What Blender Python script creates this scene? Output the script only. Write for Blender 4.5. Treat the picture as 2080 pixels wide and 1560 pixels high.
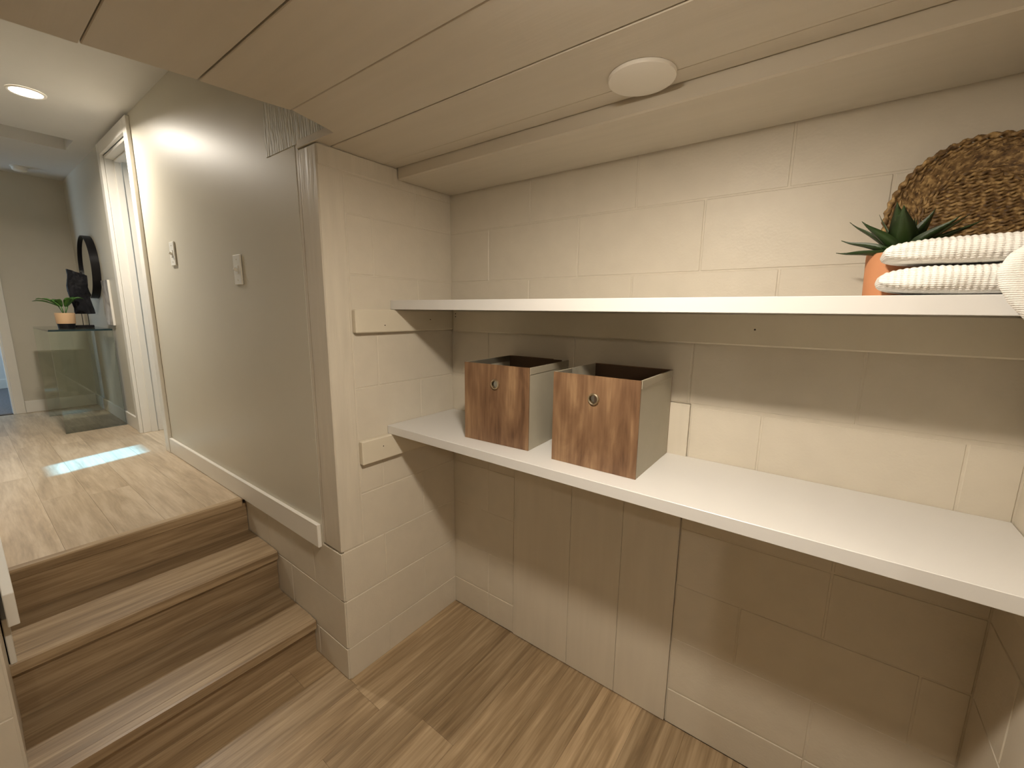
import bpy, bmesh, math, random
from mathutils import Vector, Matrix, noise

random.seed(7)
S = bpy.context.scene
COL = S.collection
for o in list(bpy.data.objects):
    bpy.data.objects.remove(o)

# ------------------------------------------------------------------ camera
yaw, pitch, roll = math.radians(-36.83), math.radians(-9.91), math.radians(0.59)
fw = Vector((math.sin(yaw)*math.cos(pitch), math.cos(yaw)*math.cos(pitch), math.sin(pitch)))
rt0 = Vector((math.cos(yaw), -math.sin(yaw), 0)); up0 = rt0.cross(fw)
rt = rt0*math.cos(roll) + up0*math.sin(roll); up = -rt0*math.sin(roll) + up0*math.cos(roll)
cd = bpy.data.cameras.new('camera'); cam = bpy.data.objects.new('camera', cd); COL.objects.link(cam)
cd.sensor_fit = 'HORIZONTAL'; cd.sensor_width = 36; cd.lens = 853.08/2080*36
cd.clip_start = 0.005; cd.clip_end = 100
m3 = Matrix((rt, up, -fw)).transposed()
cam.matrix_world = Matrix.Translation((1.355, -1.356, 1.44)) @ m3.to_4x4()
S.camera = cam

# ------------------------------------------------------------------ world, sun, lights, exposure
W = bpy.data.worlds.new('world'); S.world = W; W.use_nodes = True
bg = W.node_tree.nodes['Background']; bg.inputs[0].default_value = (0.50, 0.72, 1.0, 1); bg.inputs[1].default_value = 1.5
S.view_settings.view_transform = 'Standard'; S.view_settings.look = 'None'
S.view_settings.gamma = 1.0; S.view_settings.use_curve_mapping = False
S.view_settings.exposure = -0.10

try:
    S.cycles.max_bounces = 5; S.cycles.caustics_reflective = False; S.cycles.caustics_refractive = False
except Exception:
    pass
WARM = (1.0, 0.885, 0.73)
def light(name, kind, loc, energy, color, size=0.1, rot=(0, 0, 0), shape='DISK', sy=None):
    l = bpy.data.lights.new(name, kind); l.energy = energy; l.color = color
    if kind == 'AREA':
        l.shape = shape; l.size = size
        if sy: l.size_y = sy
    o = bpy.data.objects.new(name, l); COL.objects.link(o); o.location = loc; o.rotation_euler = rot
    return o
ALC_LAMP = (1.06, -0.90); ROOM_LAMP = (3.08, -2.0); HALL_LAMP = (-2.06, -0.96)
light('alcove_lamp_light', 'AREA', (ALC_LAMP[0], ALC_LAMP[1], 1.908), 16.3, WARM, 0.12)
light('room_lamp_light', 'AREA', (ROOM_LAMP[0], ROOM_LAMP[1], 1.938), 18.0, WARM, 0.13)
light('hall_lamp_light', 'AREA', (HALL_LAMP[0], HALL_LAMP[1], 2.497), 25.0, (1.0, 0.91, 0.78), 0.13).data.spread = math.radians(162)
# sun coming through the small bathroom window
sun = bpy.data.lights.new('sun', 'SUN'); sun.energy = 30.0; sun.color = (0.20, 0.60, 1.0); sun.angle = math.radians(0.8)
so = bpy.data.objects.new('sun', sun); COL.objects.link(so)
SUN_DIR = Vector((0.24, -1.0, -0.58)).normalized()
so.rotation_euler = SUN_DIR.to_track_quat('-Z', 'Y').to_euler()
# daylight at the two windows
light('bath_window_daylight', 'AREA', (-2.735, 1.58, 2.0), 14.0, (0.60, 0.82, 1.0), 0.3, (math.radians(-90), 0, 0), 'RECTANGLE', 0.34)
light('bedroom_window_daylight', 'AREA', (-5.0, -2.74, 1.7), 22.0, (0.55, 0.78, 1.0), 1.0, (math.radians(90), 0, 0), 'RECTANGLE', 1.0)

# ------------------------------------------------------------------ materials
def new_mat(name):
    m = bpy.data.materials.new(name); m.use_nodes = True
    nt = m.node_tree; b = nt.nodes['Principled BSDF']
    return m, nt, b
def N(nt, t, **kw):
    n = nt.nodes.new(t)
    for k, v in kw.items():
        if k.startswith('i_'): n.inputs[k[2:]].default_value = v
        else: setattr(n, k, v)
    return n
def ramp(nt, stops):
    r = nt.nodes.new('ShaderNodeValToRGB'); e = r.color_ramp.elements
    while len(e) < len(stops): e.new(0.5)
    for el, (p, c) in zip(e, stops):
        el.position = p; el.color = (*c, 1)
    return r
def obj_coords(nt, scale=(1, 1, 1), rnd=True, kind='Object'):
    tc = N(nt, 'ShaderNodeTexCoord'); mp = N(nt, 'ShaderNodeMapping'); mp.inputs['Scale'].default_value = scale
    nt.links.new(tc.outputs[kind], mp.inputs['Vector'])
    if rnd:
        oi = N(nt, 'ShaderNodeObjectInfo'); mu = N(nt, 'ShaderNodeVectorMath', operation='SCALE')
        mu.inputs[0].default_value = (37.0, 53.0, 71.0)
        nt.links.new(oi.outputs['Random'], mu.inputs['Scale']); nt.links.new(mu.outputs[0], mp.inputs['Location'])
    return mp.outputs[0]
def painted(name, color, rough=0.5, fine=180, coarse=22, bfine=0.25, bcoarse=0.3, var=0.05, stretch=(1, 1, 1), dist=0.001):
    m, nt, b = new_mat(name)
    v = obj_coords(nt, stretch)
    n1 = N(nt, 'ShaderNodeTexNoise', i_Scale=fine, i_Detail=1.0); n2 = N(nt, 'ShaderNodeTexNoise', i_Scale=coarse, i_Detail=2.0)
    nt.links.new(v, n1.inputs['Vector']); nt.links.new(v, n2.inputs['Vector'])
    r = ramp(nt, [(0.3, tuple(c*(1-var) for c in color)), (0.7, tuple(min(1, c*(1+var)) for c in color))])
    nt.links.new(n2.outputs['Fac'], r.inputs[0]); nt.links.new(r.outputs[0], b.inputs['Base Color'])
    b.inputs['Roughness'].default_value = rough
    p1 = N(nt, 'ShaderNodeBump', i_Strength=bcoarse, i_Distance=dist*3); p2 = N(nt, 'ShaderNodeBump', i_Strength=bfine, i_Distance=dist)
    nt.links.new(n2.outputs['Fac'], p1.inputs['Height']); nt.links.new(n1.outputs['Fac'], p2.inputs['Height'])
    nt.links.new(p1.outputs[0], p2.inputs['Normal']); nt.links.new(p2.outputs[0], b.inputs['Normal'])
    return m
def plain(name, color, rough=0.5, metal=0.0, emit=None, estr=0):
    m, nt, b = new_mat(name)
    b.inputs['Base Color'].default_value = (*color, 1); b.inputs['Roughness'].default_value = rough; b.inputs['Metallic'].default_value = metal
    if emit:
        b.inputs['Emission Color'].default_value = (*emit, 1); b.inputs['Emission Strength'].default_value = estr
    n = N(nt, 'ShaderNodeTexNoise', i_Scale=90.0); mr = N(nt, 'ShaderNodeMapRange')
    mr.inputs['To Min'].default_value = max(0, rough-0.04); mr.inputs['To Max'].default_value = min(1, rough+0.04)
    nt.links.new(n.outputs['Fac'], mr.inputs['Value']); nt.links.new(mr.outputs[0], b.inputs['Roughness'])
    return m
def planks(name, along, dark, mid, light_, rough=0.38, streak=1.0, kk=(1.1, 15)):
    # streaky vinyl wood: grain stretched along local axis 'along'
    m, nt, b = new_mat(name)
    p, q = kk; k = {'x': (p, q, q), 'y': (q, p, q), 'z': (q, q, p)}[along]
    v = obj_coords(nt, k)
    n1 = N(nt, 'ShaderNodeTexNoise', i_Scale=1.3, i_Detail=4.0, i_Roughness=0.62, i_Distortion=0.6)
    nt.links.new(v, n1.inputs['Vector'])
    k2 = tuple(c*(5 if c > 2 else 2.0) for c in k)
    v2 = obj_coords(nt, k2)
    n2 = N(nt, 'ShaderNodeTexNoise', i_Scale=1.6, i_Detail=3.0, i_Roughness=0.6); nt.links.new(v2, n2.inputs['Vector'])
    mx = N(nt, 'ShaderNodeMix', data_type='FLOAT'); mx.inputs[0].default_value = 0.34
    nt.links.new(n1.outputs['Fac'], mx.inputs[2]); nt.links.new(n2.outputs['Fac'], mx.inputs[3])
    r = ramp(nt, [(0.32, dark), (0.48, mid), (0.57, tuple((a+c)/2 for a, c in zip(mid, light_))), (0.70, light_)])
    nt.links.new(mx.outputs[0], r.inputs[0])
    oi = N(nt, 'ShaderNodeObjectInfo'); hs = N(nt, 'ShaderNodeHueSaturation')
    mr = N(nt, 'ShaderNodeMapRange'); mr.inputs['To Min'].default_value = 1-0.14*streak; mr.inputs['To Max'].default_value = 1+0.14*streak
    nt.links.new(oi.outputs['Random'], mr.inputs['Value']); nt.links.new(mr.outputs[0], hs.inputs['Value'])
    nt.links.new(r.outputs[0], hs.inputs['Color']); nt.links.new(hs.outputs[0], b.inputs['Base Color'])
    b.inputs['Roughness'].default_value = rough
    bp = N(nt, 'ShaderNodeBump', i_Strength=0.12, i_Distance=0.001); nt.links.new(n2.outputs['Fac'], bp.inputs['Height'])
    nt.links.new(bp.outputs[0], b.inputs['Normal'])
    return m

PAINT = (0.63, 0.575, 0.48)
M = {}
M['block'] = painted('painted_block', PAINT, 0.48, 150, 16, 0.35, 0.5, 0.02)
M['mortar'] = painted('painted_mortar', PAINT, 0.5, 120, 30, 0.4, 0.6, 0.03)
M['post'] = painted('painted_rough_wood', PAINT, 0.36, 60, 12, 0.5, 0.6, 0.04, (3, 3, 0.35))
M['header'] = painted('painted_sawn_wood', (0.58, 0.56, 0.47), 0.5, 90, 30, 0.8, 0.8, 0.05, (3.5, 3.5, 0.45), 0.0025)
M['board'] = painted('painted_board', PAINT, 0.42, 40, 7, 0.18, 0.25, 0.025, (0.3, 4, 4))
M['vboard'] = painted('painted_panel_board', PAINT, 0.46, 40, 9, 0.25, 0.3, 0.025, (4, 4, 0.3))
M['wood_paint'] = painted('painted_cleat', (0.68, 0.62, 0.50), 0.42, 90, 12, 0.12, 0.2, 0.02, (1, 1, 1))
M['hallpaint'] = painted('hall_wall_paint', (0.61, 0.575, 0.485), 0.43, 140, 5, 0.06, 0.03, 0.01)
M['hallpaint'].node_tree.nodes['Principled BSDF'].inputs['Specular IOR Level'].default_value = 0.32
M['hallwall'] = painted('hall_wall_matt', (0.60, 0.56, 0.47), 0.5, 140, 9, 0.05, 0.05, 0.012)
M['ceilpaint'] = painted('hall_ceiling_paint', (0.70, 0.685, 0.655), 0.6, 120, 9, 0.05, 0.05, 0.01)
M['trim'] = painted('white_trim_paint', (0.78, 0.75, 0.69), 0.35, 80, 9, 0.03, 0.04, 0.01)
M['laminate'] = painted('white_laminate', (0.70, 0.69, 0.675), 0.34, 300, 9, 0.03, 0.02, 0.006)
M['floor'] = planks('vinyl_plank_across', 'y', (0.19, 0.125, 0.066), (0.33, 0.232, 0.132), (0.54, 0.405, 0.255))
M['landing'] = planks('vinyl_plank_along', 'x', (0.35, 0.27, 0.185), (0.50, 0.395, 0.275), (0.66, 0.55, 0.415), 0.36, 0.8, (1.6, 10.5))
M['stair'] = planks('vinyl_stair', 'y', (0.165, 0.11, 0.06), (0.285, 0.20, 0.115), (0.47, 0.355, 0.225), 0.36, 0.8)
M['subfloor'] = plain('subfloor', (0.06, 0.045, 0.03), 0.8)
M['carpet'] = painted('grey_carpet', (0.22, 0.21, 0.22), 0.95, 300, 60, 1.0, 0.6, 0.1, (1, 1, 1), 0.004)
M['switch'] = plain('switch_plastic', (0.80, 0.78, 0.71), 0.3)
M['lampwhite'] = plain('lamp_plastic', (0.84, 0.80, 0.72), 0.45)
M['lens_on'] = plain('lit_lens', (0.9, 0.9, 0.9), 0.4, 0, (1.0, 0.93, 0.82), 14)
M['globe_warm'] = plain('lit_globe', (0.9, 0.9, 0.9), 0.4, 0, WARM, 100)
M['lens_warm'] = plain('lit_lens_warm', (0.9, 0.9, 0.9), 0.4, 0, (1.0, 0.85, 0.62), 6)
M['black'] = plain('black_metal', (0.012, 0.011, 0.012), 0.35, 0.0)
for n_ in ('black',): M[n_].node_tree.nodes['Principled BSDF'].inputs['Specular IOR Level'].default_value = 0.2
M['dark'] = plain('dark_hole', (0.03, 0.022, 0.015), 0.8)
M['bronze'] = plain('bronze_hinge', (0.12, 0.075, 0.055), 0.4, 0.6)
M['mirror'] = plain('mirror_glass', (0.82, 0.85, 0.82), 0.04, 1.0)
M['metal'] = plain('brass_steel', (0.62, 0.54, 0.40), 0.3, 1.0)
M['terracotta'] = painted('terracotta', (0.60, 0.265, 0.125), 0.7, 120, 14, 0.15, 0.15, 0.05)
M['tanpot'] = painted('tan_clay', (0.60, 0.39, 0.22), 0.7, 120, 14, 0.1, 0.1, 0.04)
M['soil'] = painted('soil', (0.035, 0.025, 0.016), 0.95, 120, 30, 1.0, 1.0, 0.2)
M['leaf'] = painted('agave_leaf', (0.022, 0.046, 0.010), 0.42, 60, 18, 0.05, 0.1, 0.25)
M['leaf2'] = painted('broad_leaf', (0.075, 0.20, 0.035), 0.38, 60, 18, 0.05, 0.1, 0.2)
M['stone'] = painted('black_stone', (0.012, 0.012, 0.015), 0.5, 40, 12, 0.8, 1.0, 0.4, (1, 1, 1), 0.004)
M['stone'].node_tree.nodes['Principled BSDF'].inputs['Specular IOR Level'].default_value = 0.15
M['boxside'] = painted('box_grey_fabric', (0.40, 0.365, 0.285), 0.7, 500, 20, 0.2, 0.05, 0.02)
M['boxtrim'] = painted('box_hem', (0.36, 0.32, 0.245), 0.7, 400, 20, 0.2, 0.05, 0.02)
M['boxin_shade'] = painted('box_shaded_lining', (0.11, 0.068, 0.042), 0.8, 300, 20, 0.2, 0.05, 0.05)  # dark brown puts the shade inside the boxes into the lining colour

def towel_mat():
    m, nt, b = new_mat('white_waffle_cotton')
    v = obj_coords(nt, (1, 1, 1), False)
    w = N(nt, 'ShaderNodeTexWave', wave_type='BANDS', bands_direction='Z', i_Scale=95.0, i_Distortion=2.0)
    n = N(nt, 'ShaderNodeTexNoise', i_Scale=500.0, i_Detail=2.0)
    nt.links.new(v, w.inputs['Vector']); nt.links.new(v, n.inputs['Vector'])
    p1 = N(nt, 'ShaderNodeBump', i_Strength=0.35, i_Distance=0.002); p2 = N(nt, 'ShaderNodeBump', i_Strength=0.5, i_Distance=0.0015)
    nt.links.new(w.outputs['Fac'], p1.inputs['Height']); nt.links.new(n.outputs['Fac'], p2.inputs['Height'])
    nt.links.new(p1.outputs[0], p2.inputs['Normal']); nt.links.new(p2.outputs[0], b.inputs['Normal'])
    b.inputs['Base Color'].default_value = (0.88, 0.86, 0.82, 1); b.inputs['Roughness'].default_value = 0.95
    return m
M['towel'] = towel_mat()

def grass_mat():
    m, nt, b = new_mat('seagrass')
    v = obj_coords(nt, (1, 1, 1), True)
    n = N(nt, 'ShaderNodeTexNoise', i_Scale=90.0, i_Detail=4.0); nt.links.new(v, n.inputs['Vector'])
    r = ramp(nt, [(0.32, (0.06, 0.028, 0.008)), (0.5, (0.20, 0.115, 0.04)), (0.68, (0.50, 0.33, 0.14))])
    nt.links.new(n.outputs['Fac'], r.inputs[0]); nt.links.new(r.outputs[0], b.inputs['Base Color'])
    b.inputs['Roughness'].default_value = 0.6
    bp = N(nt, 'ShaderNodeBump', i_Strength=0.6, i_Distance=0.002); nt.links.new(n.outputs['Fac'], bp.inputs['Height'])
    nt.links.new(bp.outputs[0], b.inputs['Normal'])
    return m
M['seagrass'] = grass_mat()

def woodprint_mat():
    m, nt, b = new_mat('wood_print_fabric')
    v = obj_coords(nt, (7, 7, 1.5), True)
    n1 = N(nt, 'ShaderNodeTexNoise', i_Scale=2.0, i_Detail=5.0, i_Roughness=0.55, i_Distortion=1.0); nt.links.new(v, n1.inputs['Vector'])
    v2 = obj_coords(nt, (60, 60, 4), True)
    n2 = N(nt, 'ShaderNodeTexNoise', i_Scale=2.0, i_Detail=4.0); nt.links.new(v2, n2.inputs['Vector'])
    v3 = obj_coords(nt, (1, 1, 0.6), True)
    n3 = N(nt, 'ShaderNodeTexNoise', i_Scale=9.0, i_Detail=2.0); nt.links.new(v3, n3.inputs['Vector'])
    mx = N(nt, 'ShaderNodeMix', data_type='FLOAT'); mx.inputs[0].default_value = 0.3
    nt.links.new(n1.outputs['Fac'], mx.inputs[2]); nt.links.new(n2.outputs['Fac'], mx.inputs[3])
    mx2 = N(nt, 'ShaderNodeMix', data_type='FLOAT'); mx2.inputs[0].default_value = 0.3
    nt.links.new(mx.outputs[0], mx2.inputs[2]); nt.links.new(n3.outputs['Fac'], mx2.inputs[3])
    r = ramp(nt, [(0.36, (0.075, 0.036, 0.017)), (0.45, (0.16, 0.085, 0.043)), (0.54, (0.225, 0.128, 0.067)), (0.63, (0.36, 0.225, 0.12))])
    nt.links.new(mx2.outputs[0], r.inputs[0]); nt.links.new(r.outputs[0], b.inputs['Base Color'])
    b.inputs['Roughness'].default_value = 0.55
    return m
M['woodprint'] = woodprint_mat()

def glass_mat(name, tint, edge=False):
    m, nt, b = new_mat(name); out = nt.nodes['Material Output']
    tr = N(nt, 'ShaderNodeBsdfTransparent'); tr.inputs[0].default_value = (*tint, 1)
    gl = N(nt, 'ShaderNodeBsdfGlossy'); gl.inputs['Roughness'].default_value = 0.02
    fr = N(nt, 'ShaderNodeFresnel', i_IOR=1.5); mx = N(nt, 'ShaderNodeMixShader')
    nt.links.new(fr.outputs[0], mx.inputs[0]); nt.links.new(tr.outputs[0], mx.inputs[1]); nt.links.new(gl.outputs[0], mx.inputs[2])
    nt.links.new(mx.outputs[0], out.inputs['Surface'])
    return m
M['glass'] = glass_mat('green_tinted_glass', (0.945, 0.975, 0.955))
M['clearglass'] = glass_mat('window_glass', (0.97, 0.98, 0.99))
M['glassedge'] = plain('glass_edge', (0.012, 0.03, 0.035), 0.12)

def print_mat():
    m, nt, b = new_mat('abstract_print')
    v = obj_coords(nt, (1, 1, 1), False)
    n = N(nt, 'ShaderNodeTexNoise', i_Scale=7.0, i_Detail=3.0, i_Distortion=1.2); nt.links.new(v, n.inputs['Vector'])
    r = ramp(nt, [(0.36, (0.30, 0.27, 0.25)), (0.5, (0.56, 0.52, 0.48)), (0.66, (0.74, 0.72, 0.70))])
    nt.links.new(n.outputs['Fac'], r.inputs[0]); nt.links.new(r.outputs[0], b.inputs['Base Color']); b.inputs['Roughness'].default_value = 0.4
    return m
M['print'] = print_mat()

# ------------------------------------------------------------------ mesh helpers
_cache = {}
def bm_box(bm, lo, hi, bev=0.0):
    lo = Vector(lo); hi = Vector(hi); c = (lo+hi)/2; s = hi-lo
    r = bmesh.ops.create_cube(bm, size=1, matrix=Matrix.Translation(c) @ Matrix.Diagonal((*s, 1)))
    if bev:
        es = {e for v in r['verts'] for e in v.link_edges}
        bmesh.ops.bevel(bm, geom=list(es), offset=bev, segments=1, affect='EDGES')
def mesh_of(bm, name, smooth=False):
    me = bpy.data.meshes.new(name); bmesh.ops.recalc_face_normals(bm, faces=bm.faces); bm.to_mesh(me); bm.free()
    if smooth:
        for p in me.polygons: p.use_smooth = True
    return me
def put(name, me, mat, parent=None, loc=(0, 0, 0), rot=(0, 0, 0), label=None, cat=None, group=None, kind=None):
    if mat is not None and not me.materials: me.materials.append(M[mat] if isinstance(mat, str) else mat)
    o = bpy.data.objects.new(name, me); COL.objects.link(o); o.location = loc; o.rotation_euler = rot
    if parent: o.parent = parent
    if label: o['label'] = label
    if cat: o['category'] = cat
    if group: o['group'] = group
    if kind: o['kind'] = kind
    return o
def thing(name, loc, label, cat, group=None, rot=(0, 0, 0), kind=None):
    o = bpy.data.objects.new(name, None); COL.objects.link(o); o.location = loc; o.rotation_euler = rot
    o.empty_display_size = 0.05; o['label'] = label; o['category'] = cat
    if group: o['group'] = group
    if kind: o['kind'] = kind
    return o
def boxm(s, bev, mat):
    """box mesh centred on its origin, shared between alike pieces"""
    k = (tuple(round(x, 4) for x in s), bev, mat)
    if k not in _cache:
        bm = bmesh.new(); h = Vector(s)/2; bm_box(bm, -h, h, bev); me = mesh_of(bm, mat+'_piece'); me.materials.append(M[mat]); _cache[k] = me
    return _cache[k]
def box(name, lo, hi, mat, parent=None, bev=0.0, **kw):
    lo = Vector(lo); hi = Vector(hi)
    return put(name, boxm(hi-lo, bev, mat), None, parent, (lo+hi)/2, **kw)
def boxes(name, lst, mat, parent=None, bev=0.0, **kw):
    bm = bmesh.new()
    for lo, hi in lst: bm_box(bm, lo, hi, bev)
    return put(name, mesh_of(bm, name), mat, parent, **kw)
def structure(name, lst, mat, label, cat, bev=0.0):
    return boxes(name, lst, mat, None, bev, label=label, cat=cat, kind='structure')
def prism(name, poly, z0, z1, mat, parent=None, bev=0.0, **kw):
    bm = bmesh.new(); a = [bm.verts.new((x, y, z0)) for x, y in poly]; b = [bm.verts.new((x, y, z1)) for x, y in poly]
    n = len(poly); bm.faces.new(a); bm.faces.new(b)
    for i in range(n): bm.faces.new((a[i], a[(i+1) % n], b[(i+1) % n], b[i]))
    bmesh.ops.recalc_face_normals(bm, faces=bm.faces)
    if bev: bmesh.ops.bevel(bm, geom=bm.edges[:], offset=bev, segments=1, affect='EDGES')
    return put(name, mesh_of(bm, name), mat, parent, **kw)
def lathe(prof, seg=40, smooth=True):
    """profile of (r, z), revolved about z; closed at r=0 ends"""
    bm = bmesh.new(); rings = []
    for r, z in prof:
        if r < 1e-6: rings.append([bm.verts.new((0, 0, z))])
        else: rings.append([bm.verts.new((r*math.cos(2*math.pi*i/seg), r*math.sin(2*math.pi*i/seg), z)) for i in range(seg)])
    for a, b in zip(rings[:-1], rings[1:]):
        for i in range(seg):
            j = (i+1) % seg
            if len(a) == 1 and len(b) == 1: continue
            if len(a) == 1: bm.faces.new((a[0], b[i], b[j]))
            elif len(b) == 1: bm.faces.new((a[i], a[j], b[0]))
            else: bm.faces.new((a[i], a[j], b[j], b[i]))
    me = mesh_of(bm, 'turned')
    if smooth:
        for p in me.polygons: p.use_smooth = True
        try: me.set_sharp_from_angle(angle=math.radians(35))
        except Exception: pass
    return me
def tube(pts, rad, seg=8, closed=False):
    bm = bmesh.new(); rings = []; n = len(pts); pts = [Vector(p) for p in pts]
    for i, p in enumerate(pts):
        if closed: d = pts[(i+1) % n]-pts[i-1]
        else: d = pts[min(i+1, n-1)]-pts[max(i-1, 0)]
        d.normalize(); a = d.orthogonal() if i == 0 else (rings_a - d*rings_a.dot(d)); a.normalize(); rings_a = a; b = d.cross(a)
        r = rad[i] if isinstance(rad, (list, tuple)) else rad
        rings.append([bm.verts.new(p + (a*math.cos(2*math.pi*k/seg)+b*math.sin(2*math.pi*k/seg))*r) for k in range(seg)])
    for i in range(n if closed else n-1):
        a, b = rings[i], rings[(i+1) % n]
        for k in range(seg): bm.faces.new((a[k], a[(k+1) % seg], b[(k+1) % seg], b[k]))
    if not closed: bm.faces.new(rings[0]); bm.faces.new(rings[-1])
    return mesh_of(bm, 'tube', True)

Z = [0.0, 0.137, 0.340, 0.543, 0.746, 0.949, 1.153, 1.356, 1.559, 1.762, 1.965]
JG = 0.0045     # joint width
BW = 0.4064     # block pitch
BLOCK_T = 0.03
def courses(axis, plane, sgn, a0, a1, zlo, zhi, phase, parent, mat='block'):
    """individual painted blocks on a vertical plane. axis 'x': the wall runs along x, faces -y*sgn; axis 'y': runs along y, faces +x*sgn"""
    for i in range(len(Z)-1):
        z0, z1 = max(Z[i], zlo), min(Z[i+1], zhi)
        if z1-z0 < 0.03: continue
        ph = phase[i] if isinstance(phase, (list, tuple)) else phase + (BW/2 if i % 2 else 0)
        js = []; j = ph
        while j > a0: j -= BW
        while j < a1:
            if a0+0.02 < j < a1-0.02: js.append(j)
            j += BW
        ed = [a0]+js+[a1]
        for p, q in zip(ed[:-1], ed[1:]):
            c = (p+q)/2; zc = (z0+z1)/2
            L = q-p-JG; H = z1-z0-JG
            off = random.uniform(-0.0004, 0.0006)
            if axis == 'x':
                me = boxm((L, BLOCK_T, H), 0.0015, mat); loc = (c, plane + sgn*(BLOCK_T/2-off), zc)
                put('block', me, None, parent, loc, (0, random.uniform(-.0015, .0015), 0))
            else:
                me = boxm((BLOCK_T, L, H), 0.0015, mat); loc = (plane - sgn*(BLOCK_T/2-off), c, zc)
                put('block', me, None, parent, loc, (random.uniform(-.0015, .0015), 0, 0))
MREC = 0.0015   # mortar recess

# ================================================================== THE SETTING
HC = 1.955      # storage ceiling
LZ = 0.522      # landing floor
HZ = 2.515      # hall ceiling
XR = 1.726      # right stub wall
# ---- back wall with blocks and a boarded-up opening
wb = structure('wall_back', [((-0.12, MREC, 0), (0.36, 0.2, HC+0.05)), ((1.037, MREC, 0), (4.3, 0.2, HC+0.05)), ((0.36, MREC, 1.16), (1.037, 0.2, HC+0.05)), ((0.36, 0.006, 0), (1.037, 0.2, 1.16))],
               'mortar', 'cream painted concrete block wall behind the shelves', 'wall')
A, B = 0.4165, 0.2155
ph = [B, B, A, B, B, A, B, A, B, A]
def back_blocks():
    # left of the boards, above them and to the right, cut where the boarded opening is
    courses('x', 0, 1, 0.0, 0.36, 0, 1.16, ph, wb)
    courses('x', 0, 1, 1.037, 1.726, 0, 1.16, ph, wb)
    courses('x', 0, 1, 0.0, 1.726, 1.16, HC-0.005, ph, wb)
back_blocks()
for x0, x1 in ((0.3615, 0.6345), (0.6355, 0.8415), (0.8425, 1.0345)):
    box('board', (x0, -0.006, 0.003), (x1, 0.005, 1.158), 'vboard', wb, 0.0015)

# ---- left end wall of the niche (pier)
wl = structure('wall_left', [((-0.12, -0.58, 0), (-MREC, 0.1, HC+0.05))], 'mortar', 'short cream block end wall holding the left ends of the shelves', 'wall')
courses('y', 0, 1, -0.588, -0.001, 0, 0.543, -0.40, wl)
courses('y', 0, 1, -0.497, -0.001, 0.543, 1.889, -0.395, wl)
box('top_plate', (-0.02, -0.588, 1.891), (0.004, -0.276, HC-0.001), 'post', wl, 0.003)
box('post', (-0.109, -0.5905, 0.545), (0.001, -0.499, HC-0.001), 'post', wl, 0.004)
box('filler_strip', (-0.1285, -0.589, 0.545), (-0.1095, -0.56, HC+0.1), 'post', wl, 0.002)

# ---- right stub wall
wr = structure('wall_right', [((XR+MREC, -0.58, 0), (XR+0.12, 0.1, HC+0.05))], 'mortar', 'cream block end wall at the right ends of the shelves', 'wall')
courses('y', XR, -1, -0.588, -0.001, 0, HC-0.005, -0.40, wr)
box('end_face', (XR+0.001, -0.592, 0), (XR+0.12, -0.58, HC), 'post', wr, 0.002)

# ---- the foundation side of the stairs under the hall wall
wf = structure('wall_stair_right', [((-1.6, -0.59+MREC, 0), (-0.03, -0.47, 0.54))], 'mortar', 'low cream block wall beside the right ends of the steps', 'wall')
courses('x', -0.59, 1, -1.0, -0.001, 0, 0.540, -0.21, wf)

# ---- hall wall with the doorway
DX0, DX1, DTOP = -2.615, -2.0, 2.425
wh = structure('wall_hall_right', [((-1.99, -0.59, 0.528), (-0.128, -0.47, HZ+0.02)), ((-0.128, -0.575, HC+0.03), (0.14, -0.47, HZ+0.02)),
                                  ((-4.25, -0.59, 0.3), (DX0-0.02, -0.47, HZ+0.02)), ((DX0-0.02, -0.59, DTOP+0.02), (-1.99, -0.47, HZ+0.02))],
               'hallpaint', 'glossy cream hall wall with two light switches beyond the steps', 'wall')
# rough beam end over the pier
structure('beam_header', [((-0.33, -0.592, 1.968), (0.14, -0.576, 2.30))], 'header', 'rough sawn painted beam end above the pier corner', 'beam', 0.003)

# ---- left stair wall, hall outer walls
ws = prism('wall_stair_left', [(-0.3-MREC, -1.388), (-0.3-MREC, -2.9), (-0.42, -2.9), (-0.42, -1.52), (-1.5, -1.52), (-1.5, -1.368)], 0, HZ+0.02, 'mortar', None,
           label='cream block wall end at the far left beside the steps', cat='wall', kind='structure')
courses('y', -0.3, 1, -2.9, -1.386, 0, HC, -1.60, ws)
prism('side_face', [(-0.303, -1.3835), (-0.303, -1.42), (-1.5, -1.42), (-1.5, -1.3665)], 0.0, 1.95, 'post', ws)
structure('wall_hall_left', [((-1.62, -2.3, 0.3), (-1.5, -1.40, HZ+0.02)), ((-4.25, -2.4, 0.3), (-1.5, -2.28, HZ+0.02))], 'hallwall', 'plain hall wall out of sight on the left', 'wall')
EX = -4.15
we = structure('wall_hall_end', [((EX-0.1, -1.10, 0.3), (EX, -0.47, HZ+0.02)), ((EX-0.1, -2.4, 0.3), (EX, -1.90, HZ+0.02)), ((EX-0.1, -1.90, DTOP), (EX, -1.10, HZ+0.02))],
               'hallwall', 'plain cream wall closing the far end of the hall', 'wall')

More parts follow.
